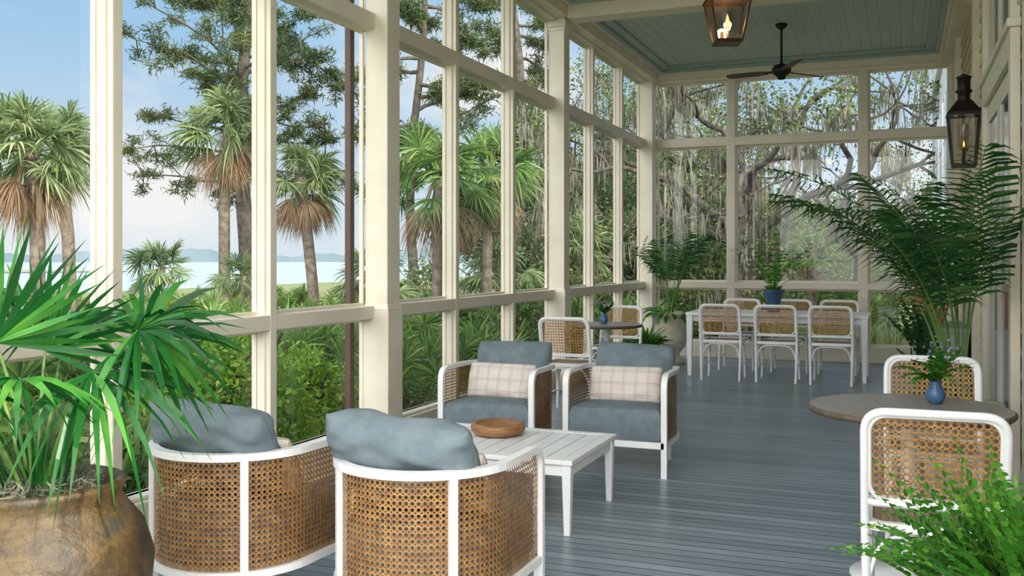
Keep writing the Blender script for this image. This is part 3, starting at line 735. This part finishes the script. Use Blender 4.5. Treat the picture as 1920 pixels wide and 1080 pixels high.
# ------------------------------------------------------------ lanterns
def lantern(mb, wt, wb, h, z0, glow=True):
    def cor(w, z): return [(-w/2, -w/2, z), (w/2, -w/2, z), (w/2, w/2, z), (-w/2, w/2, z)]
    B_, T_ = cor(wb, z0), cor(wt, z0+h)
    for i in range(4):
        j = (i+1) % 4
        sweep(mb, [B_[i], T_[i]], rect(.016, .016), (1, 0, 0), 0, False); sweep(mb, [B_[i], B_[j]], rect(.018, .018), (0, 0, 1), 0, False); sweep(mb, [T_[i], T_[j]], rect(.022, .022), (0, 0, 1), 0, False)
        mb.add([B_[i], B_[j], T_[j], T_[i]], [(0, 1, 2, 3)], 1)
    box(mb, (-wb/2, -wb/2, z0-.015), (wb/2, wb/2, z0))
    tbox(mb, (0, 0, z0+h), (0, 0, z0+h*1.28), (wt*1.12, wt*1.12), (wt*.45, wt*.45)); lathe(mb, [(wt*.2, z0+h*1.28), (wt*.2, z0+h*1.42), (wt*.27, z0+h*1.44), (wt*.27, z0+h*1.48), (.0, z0+h*1.52)], 16, 0)
    lathe(mb, [(0, z0), (.035, z0), (.012, z0+.03), (.012, z0+h*.35), (0, z0+h*.35)], 12, 0)
    lathe(mb, [(.03, z0+h*.3), (.045, z0+h*.4), (.045, z0+h*.8)], 16, 1, cap=False)
    g = 1 if glow else .45
    lathe(mb, [(0, z0+h*.36), (.014*g, z0+h*.40), (.018*g, z0+h*(.36+.10*g)), (.010*g, z0+h*(.36+.2*g)), (0, z0+h*(.36+.3*g))], 10, 2)
mb = MB(); lantern(mb, .32, .20, .34, 0)
tube(mb, [(0, 0, .5), (0, 0, 1.0)], .008, 6, 0); lathe(mb, [(0, .96), (.06, .98), (.06, .995), (0, .995)], 20, 0)
tube(mb, [(.03*math.cos(a), 0, .535+.03*math.sin(a)) for a in np.linspace(0, 6.28, 14, endpoint=False)], .005, 6, 0, closed=True)
place('hanging_lantern', mb.mesh('hl', [BRONZE, LGLASS, FLAME]), (-1.3, 7.84, 3.145), math.radians(20))
mb = MB(); lantern(mb, .24, .17, .42, 0, False)
lathe(mb, [(.05, .6), (.05, .72), (.065, .73), (0, .76)], 16, 0)
tube(mb, fillet([(0, 0, .62), (.0, 0, .55), (.165, 0, .43)], .05, 5), .01, 6, 0); box(mb, (.135, -.04, .3), (.15, .04, .5), 0); tube(mb, [(0.11, 0, .46), (.145, 0, .46)], .014, 8, 0)
WL = mb.mesh('wl', [BLACK, LGLASS, FLAME])
place('wall_lantern', WL, (.478, 8.78, 2.17))
l = bpy.data.lights.new('lantern_light', 'POINT'); l.energy = 14; l.color = (1, .72, .42); l.shadow_soft_size = .05
o = bpy.data.objects.new('lantern_light', l); COL.objects.link(o); o.location = (-1.3, 7.84, 3.31)

mb = MB()
lathe(mb, [(0, .56), (.07, .56), (.06, .53), (.02, .5), (.013, .48), (.013, .12), (.03, .1), (.09, .08), (.11, .04), (.11, 0), (.08, -.03), (.05, -.05), (.04, -.08), (0, -.085)], 28, 0)
for k in range(3):
    a = math.radians(172+120*k); Mr = Matrix.Rotation(a, 4, 'Z') @ Matrix.Translation((0, 0, .01)) @ Matrix.Rotation(math.radians(11), 4, 'X')
    box(mb, (.08, -.025, -.006), (.2, .025, .006), 0, Mr)
    o_ = [(.17, -.05), (.3, -.07), (.55, -.075), (.64, -.06), (.66, 0), (.64, .05), (.55, .062), (.3, .06), (.17, .045)]
    loft(mb, [[(x, y, -.004) for x, y in o_], [(x, y, .004) for x, y in o_]], 1, False, M=Mr)
FB = simple('fan_blade_wood', '3a332c', '564a3d', .5, 4, stretch=(1, 12, 1))
place('ceiling_fan', mb.mesh('fan', [BLACK, FB]), (-1.3, 11.6, 3.575))

# ============================================================ OUTDOORS
GZ = -.4
m, nt, b = newmat('garden_ground')
nz = noise(nt, .5, 5); nz2 = noise(nt, 6, 5)
c1 = ramp(nt, nz, [(.32, lin('8a6450')), (.42, lin('86805a')), (.52, lin('768852')), (.7, lin('6c7f4a'))])
mx = nt.nodes.new('ShaderNodeMix'); mx.data_type = 'RGBA'; mx.blend_type = 'MULTIPLY'; mx.inputs[0].default_value = .5
nt.links.new(c1, mx.inputs[6]); nt.links.new(ramp(nt, nz2, [(.3, (.4, .4, .4, 1)), (.7, (1, 1, 1, 1))]), mx.inputs[7]); nt.links.new(mx.outputs[2], b.inputs['Base Color']); b.inputs['Roughness'].default_value = 1
GROUND = m
mb = MB(); n = 60
xs_ = np.linspace(-42, 60, n); ys_ = np.linspace(-30, 160, n); gx, gy = np.meshgrid(xs_, ys_)
gz = np.where(gx < -41, -1.6, GZ)+0*gx
V = np.stack([gx, gy, gz], -1).reshape(-1, 3); f = np.array([[r*n+c, r*n+c+1, (r+1)*n+c+1, (r+1)*n+c] for r in range(n-1) for c in range(n-1)])
mb.add(V, f, 0, True); place('garden_ground', mb.mesh('ground', [GROUND]))
m, nt, b = newmat('river_water'); b.inputs['Base Color'].default_value = lin('9aa6ae'); b.inputs['Roughness'].default_value = .45; b.inputs['Specular IOR Level'].default_value = .25
bump(nt, b, noise(nt, .6, 4, stretch=(1, 3, 1)), .2, .2)
mb = MB(); mb.add([(-1500, -1200, -1), (-40.5, -1200, -1), (-40.5, 1500, -1), (-1500, 1500, -1)], [(0, 1, 2, 3)]); place('river_water', mb.mesh('water', [m]))
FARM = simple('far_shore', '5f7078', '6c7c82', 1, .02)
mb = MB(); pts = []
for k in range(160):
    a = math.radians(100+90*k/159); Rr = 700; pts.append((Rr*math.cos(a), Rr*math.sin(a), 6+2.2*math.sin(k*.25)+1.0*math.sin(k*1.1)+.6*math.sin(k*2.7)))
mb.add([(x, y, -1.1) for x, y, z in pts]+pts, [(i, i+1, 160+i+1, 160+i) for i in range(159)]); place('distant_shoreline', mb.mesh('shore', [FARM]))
mb = MB(); MARSH = simple('marsh_grass', '7c7c5c', '8c8a6c', 1, .3)
mb.add([(-190, 60, -.9), (-150, 55, -.9), (-130, 140, -.9), (-200, 150, -.9)], [(0, 1, 2, 3)]); place('marsh_island', mb.mesh('marsh', [MARSH]))

def rand_dirs(rg, n): return unit(rg.normal(size=(n, 3)))
def sabal(name, x, y, zc, R, seed, nf=34, dead=10, lean=.0, tr=.13, leafm=SABAL):
    rg = np.random.default_rng(seed); mb = MB()
    hgt = zc-GZ
    k = max(3, int(hgt)); pts = [(lean*(i/k)**1.6, .1*math.sin(i+seed)*min(1, i/k), hgt*i/k) for i in range(k+1)]
    top = np.array(pts[-1]); tube(mb, pts, tr, 10, 0)
    for i in range(nf+dead):
        az = rg.uniform(0, 6.28)
        el = rg.uniform(-.5, 1.4) if i < nf else rg.uniform(-1.45, -.75)
        d = np.array([math.cos(az)*math.cos(el), math.sin(az)*math.cos(el), math.sin(el)])
        pl = R*rg.uniform(.36, .56) if i < nf else R*.38
        hub = top+d*pl-np.array([0, 0, .08*R]); tube(mb, [tuple(top), tuple(top+d*pl*.5+np.array([0, 0, .03])), tuple(hub)], .014, 4, 1 if i < nf else 2)
        nm = np.cross(np.cross(d, [0, 0, 1.0]), d) + rg.normal(size=3)*.45
        fan(mb, hub, d+np.array([0, 0, -.1]), nm, R*rg.uniform(.42, .56), 28, 230 if i < nf else 110, rg.uniform(.15, .6), 1 if i < nf else 2, .72, rg)
    return place(name, mb.mesh(name, [PBARK, leafm, DEADP]), (x, y, GZ))
for i, a in enumerate([(-16.6, 14.8, 3.7, 1.7, 32, 16), (-19.2, 18.1, 4.3, 1.55, 28, 14), (-17.0, 21.2, 4.9, 1.65, 30, 24), (-14.7, 22.1, 3.6, 1.6, 30, 22), (-6.9, 13.9, 2.7, 1.25, 26, 8), (-7.0, 16.1, 3.0, 1.25, 26, 8),
     (-14.1, 18.2, 1.0, .9, 22, 3), (-9.0, 15.5, 1.0, 1.0, 22, 2), (-7.2, 17.2, 1.2, 1.0, 22, 2), (-1.74, 20.9, 1.5, .85, 16, 2), (-7.2, 22, 1.7, 1.2, 24, 6), (-3.2, 27, 1.8, 1.0, 18, 5), (-13.9, 15.3, 1.2, .9, 20, 2)]):
    sabal('cabbage_palm', a[0], a[1], a[2], a[3], 100+i, a[4], a[5], lean=RNG.uniform(-.5, .5) if i < 4 else 0, leafm=SABAL if i not in (4, 5, 9) else PALMETTO, tr=.15 if i < 4 else .09)

def palmetto(seed, R=.55, n=16, h=.9):
    rg = np.random.default_rng(seed); mb = MB()
    for i in range(n):
        az = rg.uniform(0, 6.28); el = rg.uniform(.35, 1.4); d = np.array([math.cos(az)*math.cos(el), math.sin(az)*math.cos(el), math.sin(el)])
        L = h*rg.uniform(.5, 1.1); hub = d*L; tube(mb, [(0, 0, 0), tuple(d*L*.5+np.array([0, 0, .04])), tuple(hub)], .008, 4, 1)
        nm = np.cross(np.cross(d, [0, 0, 1.0]), d)+rg.normal(size=3)*.4
        fan(mb, hub, d, nm, R*rg.uniform(.75, 1.1), 26, 230, rg.uniform(.05, .3), 0, .7, rg)
    return mb.mesh('saw_palmetto', [PALMETTO, PALMSTEM])
PMS = [palmetto(200+i) for i in range(4)]
hedge = empty('saw_palmetto_hedge', (-6, 10, GZ))
rg = np.random.default_rng(9)
def pal(x, y, s):
    place('saw_palmetto', PMS[rg.integers(4)], (x+6, y-10, 0), rg.uniform(0, 6.28), s, parent=hedge)
for i in range(26): pal(rg.uniform(-5.3, -4.6), 2.2+i*.45+rg.uniform(-.2, .2), rg.uniform(.7, .9)) if not (5.0 < 2.2+i*.45 < 8.6) else pal(rg.uniform(-7.4, -6.6), 2.2+i*.45, rg.uniform(.9, 1.05))
for i in range(40): pal(rg.uniform(-9.5, -6.2), 3+i*.42+rg.uniform(-.2, .2), rg.uniform(.8, 1.05))
for i in range(30): pal(rg.uniform(-13, -9.5), 6+i*.5, rg.uniform(.7, .95))
for i in range(44): pal(rg.uniform(-26, -13), rg.uniform(9, 32), rg.uniform(.65, .9))
for i in range(10): pal(rg.uniform(-5, -.5), rg.uniform(22, 30), rg.uniform(.7, 1.1))
for i in range(8): pal(-4.6+rg.uniform(-.4, .3), 13.5+i*.6, rg.uniform(.8, 1.1))

def shrub(name, x, y, rx, ry, h, N, ls, mat_, seed):
    rg = np.random.default_rng(seed); mb = MB()
    for i in range(14):
        az = rg.uniform(0, 6.28); tube(mb, [(0, 0, 0), (rx*.3*math.cos(az), ry*.3*math.sin(az), h*.4), (rx*.65*math.cos(az), ry*.65*math.sin(az), h*rg.uniform(.6, .9))], .015, 5, 1)
    d = rand_dirs(rg, N); d[:, 2] = np.abs(d[:, 2])
    lump = 1+.12*np.sin(d[:, 0]*7+seed)*np.sin(d[:, 1]*6)+.08*np.sin(d[:, 2]*11+d[:, 0]*9)
    r = rg.uniform(.72, 1.03, N)*lump
    C = d*r[:, None]*[rx, ry, h]; C[:, 2] = np.maximum(.03, C[:, 2]); leaves(mb, C, ls, .5, 0, rg)
    return place(name, mb.mesh(name, [mat_, BARK]), (x, y, GZ))
shrub('azalea_shrub', -5.0, 6.1, .75, .95, 1.35, 15000, .03, BUSH, 1)
shrub('azalea_shrub', -5.3, 7.7, .6, .6, .95, 7000, .03, BUSH, 2)
shrub('boxwood_shrub', -4.25, 8.1, .42, .42, .62, 6000, .018, OAKL, 3)
shrub('azalea_shrub', -4.9, 12.6, .8, 1.2, 1.4, 9000, .04, PALMETTO, 4)
shrub('azalea_shrub', -5.2, 4.5, .6, .6, .9, 6000, .03, BUSH, 5)

def pine(name, x, y, h, seed, z0=3.5, spread=4.0, tr=.2, nb=34, lean=0, M_=44, ns=(1, 4)):
    rg = np.random.default_rng(seed); mb = MB(); K = 12
    pts = [(lean*(i/K)**1.5+.1*math.sin(i*.8+seed), .1*math.cos(i*.7), h*i/K) for i in range(K+1)]; tube(mb, pts, tr, 10, 0, rs=list(np.linspace(1.1, .35, K+1)))
    Cs = []
    for i in range(nb):
        t = (z0+(h-z0)*(i/nb))/h; p = np.array([np.interp(t*K, range(K+1), [q[j] for q in pts]) for j in range(3)])
        az = rg.uniform(0, 6.28); L = spread*rg.uniform(.45, 1)*(1-.45*max(0, (t-.5))/.5); d = np.array([math.cos(az), math.sin(az), rg.uniform(-.15, .45)])
        bp = [p]
        for k in range(5): d = unit(d+rg.normal(size=3)*.2); bp.append(bp[-1]+d*L/5)
        tube(mb, [tuple(q) for q in bp], .06, 5, 0, rs=[1, .8, .65, .5, .35, .2])
        for k in range(2, 6):
            for j in range(rg.integers(*ns)):
                dd = unit(d+rg.normal(size=3)*.8); q = bp[k]+dd*L*rg.uniform(.1, .22); tube(mb, [tuple(bp[k]), tuple(q)], .018, 4, 0); Cs.append(q); Cs.append(bp[k]+(q-bp[k])*.6)
    Cs = np.array(Cs); B = np.repeat(Cs, M_, 0)+rg.normal(size=(len(Cs)*M_, 3))*[.13, .13, .06]
    D = rand_dirs(rg, len(B)); D[:, 2] += .3; D = unit(D); P = unit(np.cross(D, rand_dirs(rg, len(B))))
    blades(mb, B, D, P, rg.uniform(.12, .27, len(B)), .03, .15, 1, prof=(0, .5, 1), wp=(.6, 1, .1))
    return place(name, mb.mesh(name, [BARK, PINEN]), (x, y, GZ))
pine('pine_tree', -19.0, 24.7, 15, 1, 4.2, 4.8, .26, 62, 0, 50, (2, 4))
pine('pine_tree', -11.3, 21.3, 12, 2, 3.5, 2.2, .13, 26, lean=.4)
pine('pine_tree', -10.1, 26.1, 13, 3, 3.0, 2.8, .24, 30, lean=-.8)

def tree(seed, h0, L, r, lev, spread, leafm, nl, ls, moss=0, dirs=None, blob=.55, nch=(2, 3)):
    rg = np.random.default_rng(seed); mb = MB(); tips = []; bps = []
    def grow(p, d, L, r, lev):
        pts = [p]
        for k in range(4):
            d = unit(d+rg.normal(size=3)*.22+np.array([0, 0, .03])); p = p+d*L/4; pts.append(p)
        if r > .012: tube(mb, [tuple(q) for q in pts], r, 7 if r > .05 else 4, 0, rs=list(np.linspace(1, .68, 5)))
        if lev <= 2: bps.extend(pts[1:])
        if lev == 0: tips.append(p); tips.append(pts[2]); return
        for k in range(rg.integers(nch[0], nch[1]+1)):
            grow(p, unit(d+rg.normal(size=3)*spread), L*rg.uniform(.65, .85), r*.6, lev-1)
    base = np.array([0, 0, 0.0]); up = np.array([rg.uniform(-.1, .1), rg.uniform(-.1, .1), 1]); t0 = base+unit(up)*h0
    tube(mb, [tuple(base), tuple(base+unit(up)*h0*.3), tuple(t0)], r, 10, 0, rs=[1.35, 1.05, .95])
    for d in (dirs or [(1, 0, .6), (-1, .2, .6), (.1, 1, .8), (-.2, -1, .7), (0, 0, 1)]): grow(t0, unit(np.array(d, float)), L, r*.62, lev)
    T = np.array(tips); B = np.repeat(T, nl, 0)+rg.normal(size=(len(T)*nl, 3))*[blob, blob, blob*.7]
    leaves(mb, B, ls, .5, 1, rg)
    if moss:
        Q = np.array(bps); Q = Q[rg.integers(0, len(Q), moss)]; k = 12
        B = np.repeat(Q, k, 0)+rg.normal(size=(len(Q)*k, 3))*[.09, .09, .05]
        D = unit(np.array([0, 0, -1.0])+rg.normal(size=(len(B), 3))*.1); P = unit(np.cross(D, rand_dirs(rg, len(B))))
        blades(mb, B, D, P, np.repeat(rg.uniform(.2, .95, len(Q)), k)*rg.uniform(.5, 1.1, len(B)), .03, 0, 2)
    return mb.mesh('tree', [BARK, leafm, MOSS])
oak = tree(5, 2.3, 2.4, .22, 4, .55, OAKL, 42, .055, 520, [(-1, -.2, .5), (-.8, -.5, .05), (1, .1, .55), (.4, -1, .6), (.1, .2, 1), (.9, -.4, .2)], .40)
place('live_oak_tree', oak, (-3.6, 24.4, GZ)); place('live_oak_tree', oak, (-8.5, 34, GZ), 2.0, 1.1)
oak2 = tree(6, 1.8, 2.1, .15, 4, .6, OAKL, 42, .055, 420, [(-1, -.2, .4), (1, -.3, .5), (.2, -1, .5), (0, .3, 1)], .42, (2, 2))
place('live_oak_tree', oak2, (-1.2, 30, GZ), 1.0)
bt = [tree(20+i, 2.0, 1.7, .11, 4, .6, BGL, 44, .11, 80, None, .55, (2, 3)) for i in range(2)]
rg = np.random.default_rng(15)
wood = empty('background_woodland', (-5, 45, GZ))
def bgt(x, y, s): place('woodland_tree', bt[rg.integers(2)], (x+5, y-45, 0), rg.uniform(0, 6.28), s, parent=wood)
for i in range(10): bgt(-14+i*1.6+rg.uniform(-.6, .6), 42+rg.uniform(0, 12), rg.uniform(.55, .75))
for x, y, s in ((-9.5, 21.5, .45), (-8.2, 26, .6), (-9.4, 32, .85), (-12.5, 36, .8), (-6.5, 36, .7), (-10.5, 29, .7), (-7.2, 30, .75), (-6.6, 23.5, .45)): bgt(x, y, s)
shrubs = [(-5.6, 17.5, .9), (-4.6, 20, .7), (-3.0, 20.5, .4), (-6.6, 19, 1.0), (-5.4, 28, .9), (-3.6, 29, .9), (-2, 33, .9), (-.4, 33, .9), (-8, 29, 1.2), (-11, 40, 1.6), (-8, 38, 1.5), (-6, 40, 1.6), (-4, 39, 1.4), (-2, 41, 1.6), (0, 41, 1.4)]
for i, (x, y, h) in enumerate(shrubs): shrub('woodland_shrub', x, y, .9+h*.6, .9, h+.6, 5000, .055, OAKL, 60+i)
mb = MB(); rg = np.random.default_rng(3); N_ = 2600
cx = np.repeat(rg.uniform(-1.2, .9, 26), 100); cy = np.repeat(rg.uniform(-1.2, 1.2, 26), 100)
az = rg.uniform(0, 6.28, N_); B = np.stack([cx, cy, np.zeros(N_)], 1); D = unit(np.stack([np.cos(az)*.45, np.sin(az)*.45, np.ones(N_)], 1)); P = np.stack([-np.sin(az), np.cos(az), 0*az], 1)
blades(mb, B, D, P, rg.uniform(.6, 1.25, N_), .014, .35, 0); place('ornamental_grass', mb.mesh('og', [GRASS]), (-.95, 17.9, GZ))
mb = MB(); mb.add([(-6, 15.6, GZ+.01), (.6, 15.2, GZ+.01), (.6, 16.4, GZ+.01), (-6, 16.8, GZ+.01)], [(0, 1, 2, 3)]); place('garden_path', mb.mesh('path', [simple('path_sand', 'b9a582', 'cbb994', 1, 20)]))
mb = MB(); mb.add([(-3.6, 14.0, GZ+.006), (.7, 14.0, GZ+.006), (.7, 22, GZ+.006), (-3.6, 22, GZ+.006)], [(0, 1, 2, 3)]); place('mulch_bed', mb.mesh('mulch', [MULCH]))
BR = simple('red_brick', '9a5a48', 'b07560', .9, 12)
mb = MB(); box(mb, (-3, -2, 0), (3, 2, 3.6)); v = [(-3.3, -2.3, 3.6), (3.3, -2.3, 3.6), (3.3, 2.3, 3.6), (-3.3, 2.3, 3.6), (-3.3, 0, 5.4), (3.3, 0, 5.4)]
mb.add(v, [(0, 1, 5, 4), (2, 3, 4, 5), (0, 4, 3), (1, 2, 5), (0, 3, 2, 1)], 1)
for x in (-2, -.4, 1.3): box(mb, (x, -2.05, 1), (x+.8, -2, 2.6), 2)
place('brick_house', mb.mesh('brick_house', [BR, ROOFM, WHITE]), (-9.6, 62, GZ))

# ------------------------------------------------------------ world & sun
w = bpy.data.worlds.new('World'); bpy.context.scene.world = w; w.use_nodes = True; nt = w.node_tree
bg = nt.nodes['Background']
tc = nt.nodes.new('ShaderNodeTexCoord'); sp = nt.nodes.new('ShaderNodeSeparateXYZ'); nt.links.new(tc.outputs['Generated'], sp.inputs[0])
sky = ramp(nt, sp.outputs[2], [(0.0, lin('d6e2ea')), (.07, lin('c8dae8')), (.22, lin('9cc4e4')), (1, lin('84b0dc'))])
mp = nt.nodes.new('ShaderNodeMapping'); mp.inputs['Scale'].default_value = (1, 1, 2.6); mp.inputs['Location'].default_value = (.4, .1, 0); nt.links.new(tc.outputs['Generated'], mp.inputs[0])
nz = nt.nodes.new('ShaderNodeTexNoise'); nz.inputs['Scale'].default_value = 3.2; nz.inputs['Detail'].default_value = 7; nt.links.new(mp.outputs[0], nz.inputs['Vector'])
cl = ramp(nt, nz.outputs['Fac'], [(.52, (0, 0, 0, 1)), (.72, (1, 1, 1, 1))])
mx = nt.nodes.new('ShaderNodeMix'); mx.data_type = 'RGBA'; nt.links.new(cl, mx.inputs[0]); nt.links.new(sky, mx.inputs[6]); mx.inputs[7].default_value = lin('eeeeec')
dt = nt.nodes.new('ShaderNodeVectorMath'); dt.operation = 'DOT_PRODUCT'; nt.links.new(tc.outputs['Generated'], dt.inputs[0]); dt.inputs[1].default_value = (.30, -.82, .48)  # added warm glow in the unseen sky behind the camera, brightens the porch interior
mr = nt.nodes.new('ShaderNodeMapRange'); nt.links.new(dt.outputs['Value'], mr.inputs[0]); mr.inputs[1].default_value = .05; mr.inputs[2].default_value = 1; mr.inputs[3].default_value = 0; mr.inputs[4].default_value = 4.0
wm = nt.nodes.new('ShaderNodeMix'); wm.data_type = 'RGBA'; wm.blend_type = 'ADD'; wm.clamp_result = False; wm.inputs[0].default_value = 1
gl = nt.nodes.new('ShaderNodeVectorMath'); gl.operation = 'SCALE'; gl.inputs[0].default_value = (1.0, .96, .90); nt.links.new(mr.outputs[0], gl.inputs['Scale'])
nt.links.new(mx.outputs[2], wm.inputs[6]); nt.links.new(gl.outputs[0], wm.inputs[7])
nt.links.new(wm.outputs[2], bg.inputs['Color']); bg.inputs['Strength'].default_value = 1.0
sun = bpy.data.lights.new('sun', 'SUN'); sun.energy = 4.6; sun.angle = math.radians(4); sun.color = (1, .93, .80)
so_ = bpy.data.objects.new('sun', sun); COL.objects.link(so_); so_.location = (5, -5, 20)
so_.rotation_euler = Vector((-.78, .2, -.6)).to_track_quat('-Z', 'Y').to_euler()
sc = bpy.context.scene
sc.view_settings.view_transform = 'Standard'
sc.view_settings.look = 'None'
sc.view_settings.exposure = .14
